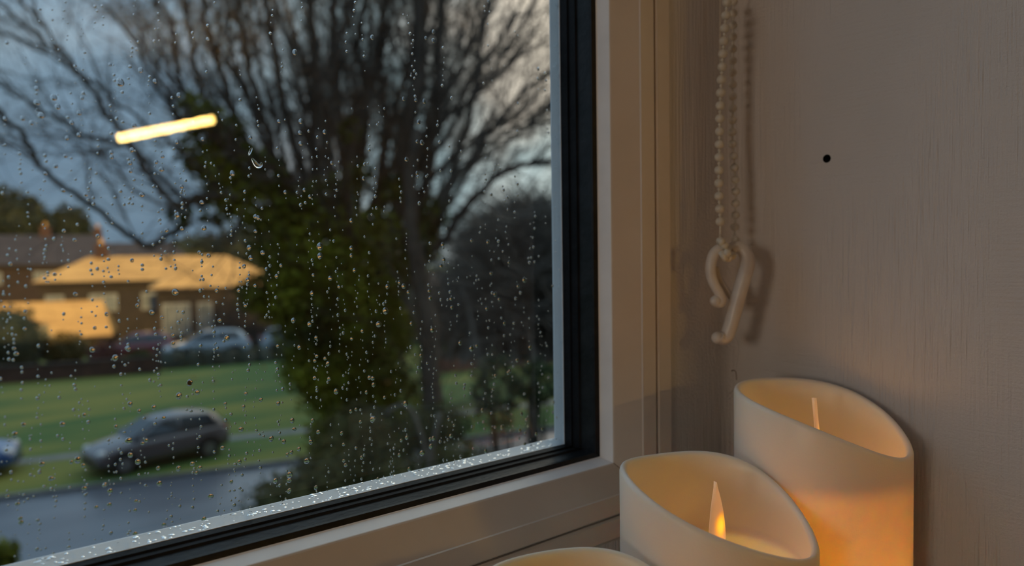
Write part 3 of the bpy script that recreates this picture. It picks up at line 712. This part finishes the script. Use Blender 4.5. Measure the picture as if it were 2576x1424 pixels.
MT['paint_dark'] = mat('mauve_grey_paint', (0.075, 0.062, 0.068), 0.25, (0.07, 0.058, 0.062), 2, coat=1.0)
MT['paint_blue'] = mat('blue_paint', (0.025, 0.075, 0.22), 0.2, coat=1.0)
MT['paint_silver'] = mat('silver_blue_paint', (0.30, 0.36, 0.42), 0.25, coat=1.0)
MT['paint_red'] = mat('red_paint', (0.16, 0.02, 0.03), 0.3, coat=1.0)
MT['paint_white'] = mat('white_paint', (0.55, 0.57, 0.6), 0.3, coat=1.0)
pc = onG(398, 1160, 0.1)
tc_ = t_far + 0.14
car('parked_car', 'mauve grey hatchback parked on the verge beyond the road', pc, -RD - RN * 0.38, 'paint_dark', 0.84, 4.05)
pb = onG(-165, 1205, 0.1)
car('parked_car', 'blue car entering the picture at its left edge beside the road', pb, RD, 'paint_blue', 0.88)
def atlevel(u, v, h): return onG(u, v, h)
def gp(u, D): p = CAM + Vector((math.sin(AZ), math.cos(AZ), 0)) * D + rt0 * ((u - 1288) / F * D); return Vector((p.x, p.y, 0))
car('parked_car', 'pale silver car behind the dark hedge in front of the bungalow', gp(515, 40.2), -RD, 'paint_silver', 1.1)
car('parked_car', 'silver car with red tail light half hidden beside the ivy', gp(745, 42.6), RD, 'paint_silver', 1.05)
car('parked_car', 'dark red car in front of the bungalow windows', gp(335, 40.7), -RD, 'paint_red', 1.0)
car('parked_car', 'white car seen through the branches at the far right of the pane', gp(1340, 38), -RD, 'paint_white', 1.0)

# ---------------------------------------------------------------- houses
def house(label, c, w, d, eave, ridge, wall, roof, wins, hip=0.0, ov=0.4, chim=None, ang=0.0):
    root = empty('house', c); tag(root, label, 'house'); root.rotation_euler = (0, 0, math.atan2(RD.y, RD.x) + ang)
    b = MB(); b.box((-w / 2, -d / 2, 0), (w / 2, d / 2, eave)); b.build('walls', wall, root)
    X, Yy = w / 2 + ov, d / 2 + ov; hx = X - hip
    v = [(-X, -Yy, eave - .05), (X, -Yy, eave - .05), (X, Yy, eave - .05), (-X, Yy, eave - .05), (-hx, 0, ridge), (hx, 0, ridge)]
    obj('roof', v, [(0, 1, 5, 4), (2, 3, 4, 5), (1, 2, 5), (3, 0, 4), (0, 3, 2, 1)], roof, root)
    b = MB(); b.box((-X, -Yy - .05, eave - .2), (X, -Yy + .02, eave - .04)); b.build('gutter', 'timber', root)
    for x0, x1, z0, z1, panes in wins:
        y = -d / 2
        b = MB(); b.box((x0, y - .06, z0), (x1, y + .02, z1)); fr = b.build('window', 'winwhite', root)
        for i in range(panes):
            a0 = x0 + .06 + (x1 - x0 - .06) * i / panes; a1 = x0 + (x1 - x0 - .06) * (i + 1) / panes
            b = MB(); b.box((a0, y - .075, z0 + .07), (a1, y - .055, z1 - .07)); b.build('pane', 'netglass', fr)
    if chim:
        for cx, hgt in chim:
            b = MB(); b.box((cx - .4, -.35, eave), (cx + .4, .35, hgt)); ch = b.build('chimney', 'brick', root)
            b = MB(); b.tube([(cx, 0, hgt), (cx, 0, hgt + .35)], .13, 10); b.build('chimney_pot', 'tile', ch)
    return root
def W_(u0, u1, D): return (u1 - u0) / F * D
# golden-roofed bungalow
hb = gp(405, 52)
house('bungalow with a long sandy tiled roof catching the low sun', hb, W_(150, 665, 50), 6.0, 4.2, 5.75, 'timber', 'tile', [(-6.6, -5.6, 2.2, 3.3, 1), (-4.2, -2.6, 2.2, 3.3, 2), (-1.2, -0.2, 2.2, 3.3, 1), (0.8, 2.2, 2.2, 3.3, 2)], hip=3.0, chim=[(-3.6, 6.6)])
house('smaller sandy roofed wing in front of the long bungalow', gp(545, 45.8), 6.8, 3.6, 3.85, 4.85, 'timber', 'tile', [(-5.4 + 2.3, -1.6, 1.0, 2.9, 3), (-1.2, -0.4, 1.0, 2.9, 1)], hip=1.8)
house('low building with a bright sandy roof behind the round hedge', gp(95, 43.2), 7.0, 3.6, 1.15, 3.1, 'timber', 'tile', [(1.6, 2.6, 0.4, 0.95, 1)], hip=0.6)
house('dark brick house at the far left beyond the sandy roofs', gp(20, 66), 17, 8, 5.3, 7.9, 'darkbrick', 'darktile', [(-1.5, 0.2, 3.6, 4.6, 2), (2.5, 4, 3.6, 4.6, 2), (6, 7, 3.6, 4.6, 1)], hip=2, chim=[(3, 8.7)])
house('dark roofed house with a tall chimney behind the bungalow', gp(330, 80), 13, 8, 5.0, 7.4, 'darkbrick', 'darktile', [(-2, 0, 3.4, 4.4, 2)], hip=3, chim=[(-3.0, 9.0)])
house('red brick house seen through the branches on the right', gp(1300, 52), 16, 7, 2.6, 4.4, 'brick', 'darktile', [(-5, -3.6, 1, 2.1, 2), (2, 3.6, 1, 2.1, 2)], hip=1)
# low brick garden wall
gw = empty('garden_wall', onG(120, 962)); gw.rotation_euler = (0, 0, math.atan2(RD.y, RD.x)); tag(gw, 'low dark red brick garden wall along the back of the lawn', 'wall')
b = MB(); b.box((-14, -.12, 0), (4.2, .12, .78)); b.build('brickwork', 'brick', gw)
b = MB(); b.box((-14, -.16, .78), (4.2, .16, .86)); b.build('coping', 'timber', gw)
b = MB(); b.box((4.2, -.2, 0), (4.6, .2, 1.05)); b.build('pier', 'brick', gw)
wr2 = empty('garden_wall', gp(1290, 35.5)); wr2.rotation_euler = (0, 0, math.atan2(RD.y, RD.x)); tag(wr2, 'red brick wall beyond the lawn at the right side of the pane', 'wall')
b = MB(); b.box((-4, -.15, 0), (14, .15, 1.0)); b.build('brickwork', mat('bright_red_brick', (0.22, 0.09, 0.06), 0.85, (0.12, 0.05, 0.035), 2), wr2)

# ---------------------------------------------------------------- hedges and far trees
def cl(u, v, D, rx, ry, rz): return (at(u, v, D), (rx, ry, rz))
bush('round_hedge', 'large rounded dark green hedge at the left edge in front of the low sandy roof', 'hedge', [cl(28, 872, 37, 1.5, 1.4, 2.0), cl(-60, 860, 37, 2.0, 1.6, 2.0)], 6000, 0.13, 'hedge', 1, core=0.88)
bush('clipped_hedge', 'long dark hedge between the lawn and the silver cars', 'hedge', [cl(u, 930 - (u - 420) * 0.03, 36.8 + (u - 400) * 0.008, 1.1, 1.1, 1.05) for u in range(440, 800, 45)], 9000, 0.12, 'hedge', 2, core=0.9)
bush('garden_shrub', 'small red brown shrub at the end of the garden wall', 'shrub', [cl(262, 905, 37.2, 0.8, 0.7, 0.9)], 1500, 0.1, mat('red_leaf', (0.10, 0.03, 0.025), 0.8), 3, core=0.7)
bush('garden_shrub', 'yellowish shrub below the end of the low sandy roof', 'shrub', [cl(165, 880, 39.0, 1.0, 0.8, 0.9)], 2200, 0.12, mat('khaki_leaf', (0.10, 0.075, 0.022), 0.8), 4, core=0.8)
bush('garden_shrub', 'small pale green shrub in front of the dark hedge', 'shrub', [cl(350, 905, 37.0, 0.6, 0.6, 0.5)], 900, 0.1, 'shrub', 5, core=0.6)
bush('far_tree', 'dark tree at the far left above the brick house', 'tree', [cl(30, 562, 95, 4.4, 4, 4.3), cl(-90, 545, 95, 5, 4, 4.8)], 5000, 0.45, 'hedge', 6, core=0.8)
bush('far_tree', 'dark tree behind the chimney between the two houses', 'tree', [cl(170, 580, 112, 3.6, 3, 3.6)], 2500, 0.4, 'hedge', 7, core=0.8)
bush('far_tree', 'distant dark trees behind the sandy roofed wing', 'tree', [cl(520, 640, 106, 8, 4, 3.0), cl(650, 630, 106, 8, 4, 3.8)], 5000, 0.4, 'hedge', 8, core=0.85)

# twiggy bare thickets on the right
def thicket(label, c, r, n, seed, m='twigs', clear=0.0):
    rnd = random.Random(seed); root = empty('bare_thicket', (c.x, c.y, 0)); tag(root, label, 'shrub'); O = Vector(root.location); mb = MB()
    for i in range(n):
        a = rnd.uniform(0, 6.28); el = rnd.uniform(0.25, 1.5); d = Vector((math.cos(a) * math.cos(el), math.sin(a) * math.cos(el), math.sin(el)))
        foot = Vector((rnd.gauss(0, .25) * r[0], rnd.gauss(0, .25) * r[1], clear)); tip = Vector((d.x * r[0], d.y * r[1], d.z * (r[2] - clear))) * rnd.uniform(.75, 1.02) + Vector((0, 0, clear))
        mid = foot.lerp(tip, .45) + Vector((rnd.gauss(0, .12) * r[0], rnd.gauss(0, .12) * r[1], rnd.uniform(0, .18) * r[2]))
        w = rnd.uniform(.010, .03) * r[2] / 4
        mb.tube([foot, mid, tip], [w * 1.6, w, w * .3], 3, False)
        for k in range(5):
            q = mid.lerp(tip, rnd.uniform(0, .9)); e = q + Vector((rnd.gauss(0, 1), rnd.gauss(0, 1), rnd.uniform(-.2, 1.2))) * r[2] * .13
            mb.tube([q, q.lerp(e, .5) + Vector((rnd.gauss(0, .05), 0, 0)), e], [w * .6, w * .45, w * .2], 3, False)
    o = mb.build('twigs', m, root); o['kind'] = 'stuff'
    b = MB(); b.tube([(0, 0, 0), (0.1, 0, r[2] * .5), (0.15, 0.1, r[2] * .85)], [.14 * r[2] / 5, .08 * r[2] / 5, .03], 7); b.build('trunk', 'bark', root)
    return root
thicket('rounded mass of bare grey brown trees at the right of the pane', gp(1335, 20), (2.9, 2.2, 7.0), 1600, 21, clear=2.7)
thicket('bare brown bushes low at the right of the pane', gp(1215, 26.5), (3.0, 1.8, 4.8), 700, 22, mat('brown_twig', (0.16, 0.105, 0.07), 0.9), clear=1.9)
thicket('bare undergrowth behind the ivy covered trunk', gp(950, 31.5), (2.0, 2.4, 5.4), 600, 23, mat('olive_twig', (0.12, 0.11, 0.06), 0.9), clear=1.2)
bush('evergreen_shrub', 'deep green shrub low at the right beside the window edge', 'shrub', [cl(1250, 980, 14, .5, .5, .7), cl(1350, 960, 14.4, .5, .5, .45)], 1200, 0.07, mat('deep_green_leaf', (0.03, 0.055, 0.012), 0.8), 31)
# near garden shrubs
bush('garden_shrub', 'broad olive shrub at the foot of the ivy tree, over the road edge', 'shrub', [cl(735, 1290, 7.2, .50, .5, .42), cl(860, 1210, 7.6, .55, .5, .50), cl(690, 1390, 6.8, .45, .4, .4), cl(980, 1260, 7.6, .5, .5, .55), cl(900, 1100, 8.4, .5, .5, .42)], 11000, 0.035, 'shrub', 41, core=0.72)
bush('garden_shrub', 'dark olive shrub below the right end of the road', 'shrub', [cl(1140, 1190, 8.0, .55, .5, .32), cl(1215, 1190, 8.4, .20, .3, .2), cl(1090, 1080, 9.6, .5, .4, .36), cl(1290, 1190, 8, .2, .3, .12)], 4500, 0.035, 'shrub', 42, core=0.6)
bush('garden_shrub', 'small mossy green shrub at the bottom left corner of the pane', 'shrub', [cl(12, 1400, 6.5, .12, .15, .15)], 500, 0.03, 'ivy', 43, core=0.6)
# pale forked stems added in place of the candle's reflection
fk = empty('forked_sapling', (gp(1075, 6.5).x, gp(1075, 6.5).y, 0)); tag(fk, 'pale forked sapling in front of the shrubs', 'glints'); FO = Vector(fk.location)
for ln, w in [([(1070, 1500), (1075, 1300), (1080, 1170), (1095, 1100), (1106, 1040)], .022), ([(1080, 1170), (1065, 1110), (1040, 1040), (1010, 1018), (970, 1040)], .016), ([(1060, 1240), (1052, 1180), (1070, 1130)], .010), ([(1110, 1250), (1095, 1160), (1085, 1130)], .010)]:
    b = MB(); P = [at(u, v, 6.5) - FO for u, v in ln]
    if w == .022: P = [Vector((0, 0, 0))] + P
    b.tube(spline(P, 4), w, 7); b.build('stem', 'twigs', fk, True)

# ---------------------------------------------------------------- the big ivy tree
rt_ = random.Random(99)
T0 = gp(930, 11.5)
tree = empty('ivy_tree', T0); tag(tree, 'large bare many-branched tree with an ivy covered trunk in the middle of the pane', 'tree'); TO = Vector(tree.location)
b = MB(); P = [Vector((0.1, 0, 0)), at(930, 1300, 11.6) - TO, at(925, 1100, 11.6) - TO, at(920, 950, 11.6) - TO, at(915, 840, 11.6) - TO, at(905, 740, 11.6) - TO]
b.tube(spline(P, 4), [.50 - .013 * i for i in range(21)], 14); b.build('trunk', 'bark', tree, True)
limbs = [ # (pixels, depth0, depth1, r0 px, r1 px, material)
 ([(1075, 1420), (1085, 1150), (1090, 1000), (1080, 850), (1062, 720), (1040, 600), (1030, 480), (1045, 330)], 10.6, 11.2, 44, 24, 'bark'),
 ([(930, 900), (820, 720), (720, 590), (600, 500), (520, 505), (430, 520)], 11.5, 9.5, 22, 9, 'bark'),
 ([(600, 500), (520, 490), (430, 510), (380, 440), (320, 350), (275, 300), (235, 235), (200, 180), (110, 70), (55, 0), (20, -60)], 10, 8, 13, 6, 'bark'),
 ([(200, 180), (120, 110), (60, 62), (0, 18), (-60, -20)], 8.3, 7.8, 7, 5, 'bark'),
 ([(480, 560), (380, 620), (320, 590), (230, 520), (150, 460), (85, 400), (60, 340), (0, 285), (-60, 240)], 9.6, 7.8, 12, 9, 'bark2'),
 ([(85, 400), (40, 370), (0, 350), (-60, 320)], 8, 7.8, 6, 5, 'bark'),
 ([(480, 520), (400, 440), (350, 380), (285, 355), (250, 350), (190, 330), (130, 290), (60, 250), (0, 210), (-60, 180)], 9.8, 8, 9, 5, 'bark2'),
 ([(640, 500), (560, 420), (480, 330), (430, 270), (380, 190), (330, 90), (250, 0), (220, -50)], 10.4, 8.6, 10, 4, 'bark2'),
 ([(560, 470), (500, 440), (440, 370), (350, 300), (280, 245), (190, 180), (120, 140), (0, 80), (-60, 60)], 10, 8.6, 8, 3, 'bark2'),
 ([(700, 600), (600, 500), (520, 300), (465, 240), (440, 130), (430, 50), (390, 0), (370, -60)], 11, 9, 14, 7, 'bark'),
 ([(720, 560), (620, 400), (540, 280), (510, 240), (490, 150), (480, 80), (460, 0), (450, -50)], 11, 9.4, 14, 7, 'bark'),
 ([(800, 700), (700, 500), (620, 350), (560, 200), (530, 100), (510, 0), (500, -60)], 11.5, 9.8, 17, 8, 'bark'),
 ([(790, 640), (720, 470), (660, 300), (620, 150), (600, 0), (590, -60)], 11.3, 10, 18, 9, 'bark'),
 ([(830, 700), (780, 520), (730, 320), (690, 150), (670, 0), (660, -60)], 11.5, 10.6, 20, 10, 'bark'),
 ([(860, 640), (830, 420), (800, 250), (790, 100), (770, -60)], 11.5, 11, 26, 14, 'bark'),
 ([(800, 250), (830, 150), (870, 60), (900, -60)], 11, 11, 12, 8, 'bark'),
 ([(880, 640), (870, 460), (850, 250), (840, 100), (850, -60)], 11.6, 11.4, 20, 12, 'bark'),
 ([(900, 640), (905, 460), (920, 280), (905, 130), (920, 0), (930, -60)], 11.8, 12, 18, 8, 'bark2'),
 ([(930, 700), (960, 500), (965, 300), (960, 150), (970, 0), (975, -60)], 11.6, 12, 15, 7, 'bark'),
 ([(950, 700), (1000, 520), (1020, 360), (1050, 200), (1060, 80), (1050, -60)], 11.4, 11.4, 34, 22, 'bark'),
 ([(990, 700), (1050, 560), (1080, 400), (1100, 250), (1105, 100), (1110, -60)], 11.6, 11.8, 24, 16, 'bark'),
 ([(960, 800), (1060, 640), (1110, 540), (1150, 400), (1190, 250), (1210, 120), (1230, -40)], 11.6, 12, 20, 8, 'bark'),
 ([(1000, 740), (1100, 620), (1170, 530), (1230, 460), (1290, 420), (1380, 405), (1460, 400)], 11.5, 10.5, 17, 8, 'bark3'),
 ([(1060, 600), (1160, 430), (1240, 320), (1310, 240), (1400, 170), (1450, 130)], 11.5, 10.6, 14, 6, 'bark'),
 ([(1100, 560), (1200, 400), (1280, 330), (1360, 310), (1440, 290)], 11.5, 10.6, 10, 4, 'bark'),
 ([(1080, 420), (1150, 300), (1220, 200), (1290, 100), (1340, 0), (1360, -60)], 11.6, 11, 12, 5, 'bark'),
 ([(1180, 260), (1260, 180), (1340, 120), (1420, 70)], 11.4, 11, 8, 4, 'bark'),
 ([(880, 640), (800, 520), (740, 450), (690, 420), (600, 400), (520, 330), (440, 300)], 11.0, 9.5, 11, 4, 'bark3'),
 ([(900, 1000), (840, 760), (780, 620), (740, 500), (700, 420)], 11.0, 10.4, 15, 7, 'bark3'),
 ([(900, 760), (880, 560), (860, 420), (830, 300), (800, 180)], 10.8, 10.4, 10, 4, 'bark3'),
 ([(430, 520), (340, 480), (260, 370), (250, 400)], 9.4, 9, 5, 3, 'bark'),
 ([(620, 500), (590, 590), (560, 640)], 10, 9.8, 6, 3, 'bark'),
 ([(285, 355), (200, 345), (130, 350), (60, 345), (0, 350)], 8.7, 8, 3, 2, 'bark2'),
 ([(230, 210), (180, 205), (90, 200), (0, 180)], 8.4, 8, 3, 2, 'bark2')]
for i in range(18):
    a = i / 17; top = 560 + a * 860 + rt_.uniform(-25, 25); base_u = 860 + (a - 0.4) * 260; d1 = rt_.uniform(11, 14.5)
    lean_ = rt_.uniform(-40, 40); y0 = rt_.uniform(480, 640) - 60 * a
    if a > 0.72: top = 1150 + (a - .72) * 900; 
    vt = -60 if a < 0.8 else rt_.uniform(0, 380)
    ut = min(top, 1460)
    limbs.append(([(base_u, y0 + 90), (base_u + (ut - base_u) * .35 + lean_, y0 + (vt - y0) * .3), (base_u + (ut - base_u) * .7 + lean_, y0 + (vt - y0) * .65), (ut, vt)], 11.8, d1, rt_.uniform(8, 15), rt_.uniform(4, 8), 'bark'))
twig = MB(); limbpts = []
def grow(p, d, r, length, lev):
    n = 4; P = [p]; rad = [r]
    for i in range(n):
        d = (d + Vector((rt_.gauss(0, .16), rt_.gauss(0, .16), rt_.gauss(0.03, .14)))).normalized()
        p = p + d * length / n; P.append(p); rad.append(r * (1 - .7 * (i + 1) / n))
    twig.tube(P, rad, 4 if lev == 0 else 3, False)
    if lev < 2:
        for k in range(4 if lev == 0 else 3):
            i = rt_.randint(1, n); q = P[i]
            dd = (d + Vector((rt_.gauss(0, .5), rt_.gauss(0, .4), rt_.gauss(0.1, .45)))).normalized()
            grow(q, dd, rad[i] * .7 + .0008, length * rt_.uniform(.45, .75), lev + 1)
for px, d0, d1, r0, r1, m in limbs:
    n = len(px); P = spline([at(u, v, d0 + (d1 - d0) * i / (n - 1)) for i, (u, v) in enumerate(px)], 4)
    rad = []
    for i in range(len(P)):
        t = i / (len(P) - 1); D = d0 + (d1 - d0) * t; rad.append((r0 + (r1 - r0) * t) * D / F / 1.5)
    P = [p + Vector((rt_.gauss(0, .02), rt_.gauss(0, .02), rt_.gauss(0, .02))) if 0 < i else p for i, p in enumerate(P)]
    b = MB(); b.tube([p - TO for p in P], rad, 8); b.build('branch', m, tree, True)
    limbpts.append((P, rad))
    tot = sum((a - c).length for a, c in zip(P, P[1:]))
    umean = sum(q[0] for q in px) / n
    cnt = int(tot * (4.5 if umean < 450 else 7.5 if umean < 700 else 7.0))
    for k in range(cnt):
        i = rt_.randint(len(P) // 6, len(P) - 2); d = (P[i + 1] - P[i]).normalized()
        dd = (d * 1.0 + Vector((rt_.gauss(0, .42), rt_.gauss(0, .42), rt_.gauss(0.05, .38)))).normalized()
        grow(P[i].copy() - TO, dd, min(rad[i] * .5, rt_.uniform(.006, .015)) * (1.0 if umean < 560 else 1.25), rt_.uniform(.6, 1.7), 0)
tw = twig.build('twigs', 'bark', tree); tw['kind'] = 'stuff'
# ivy: clumps hugging trunk and lower limbs
mb = MB(); cen = []
for u, v, D, r in [(930, 1150, 10.9, .60), (900, 1050, 10.9, .65), (860, 980, 10.9, .6), (980, 1000, 11.2, .5), (820, 900, 10.8, .65), (930, 900, 11, .7), (780, 830, 10.6, .55), (880, 800, 11, .7), (980, 830, 11.3, .45),
                   (740, 760, 10.5, .5), (830, 700, 10.8, .65), (930, 700, 11.2, .65), (690, 740, 10.4, .4), (640, 740, 10.2, .28), (760, 650, 10.6, .55), (860, 600, 11, .6), (950, 600, 11.3, .5), (1040, 620, 11.4, .45), (690, 600, 10.5, .42), (740, 540, 10.6, .45), (820, 500, 11, .38),
                   (640, 520, 10.3, .40), (580, 470, 10.2, .38), (540, 420, 10, .34), (500, 380, 9.9, .30), (610, 410, 10.2, .32), (680, 440, 10.5, .30), (520, 300, 9.8, .24), (480, 270, 9.8, .20), (580, 330, 10.2, .24), (1090, 540, 11.5, .3), (1000, 480, 11.4, .3), (900, 450, 11.4, .3), (880, 330, 11.4, .22), (450, 540, 9.7, .16), (540, 530, 10, .25),
                   (780, 930, 10.6, .4), (1010, 1100, 11, .4), (840, 1100, 10.7, .4)]:
    cen.append((at(u, v, D) - TO, (r, r, r)))
leaves(mb, cen, 30000, 0.055, rt_)
iv = mb.build('ivy', 'ivy', tree); iv['kind'] = 'stuff'
# orange leaves; the one beside the trunk stands in for the flame's reflection
for lab, u, v in [('orange leaf hanging left of the ivy tree at hedge height', 487, 951), ('orange leaf hanging right of its neighbour above the lawn', 538, 960), ('orange spot standing in for the flame reflection beside the ivy trunk', 975, 962), ('orange leaf lowest on the dark hedge by the tree', 664, 925)]:
    p = at(u, v, 9.5); s = .03
    b = MB(); b.add([(-s * 1.2, 0, 0), (0, .006, -s * .5), (s * 1.2, 0, 0), (0, .006, s * .5)], [(0, 1, 2, 3)]); o = b.build('leaf_and_glint', 'orange'); o.location = p; tag(o, lab, 'leaf')
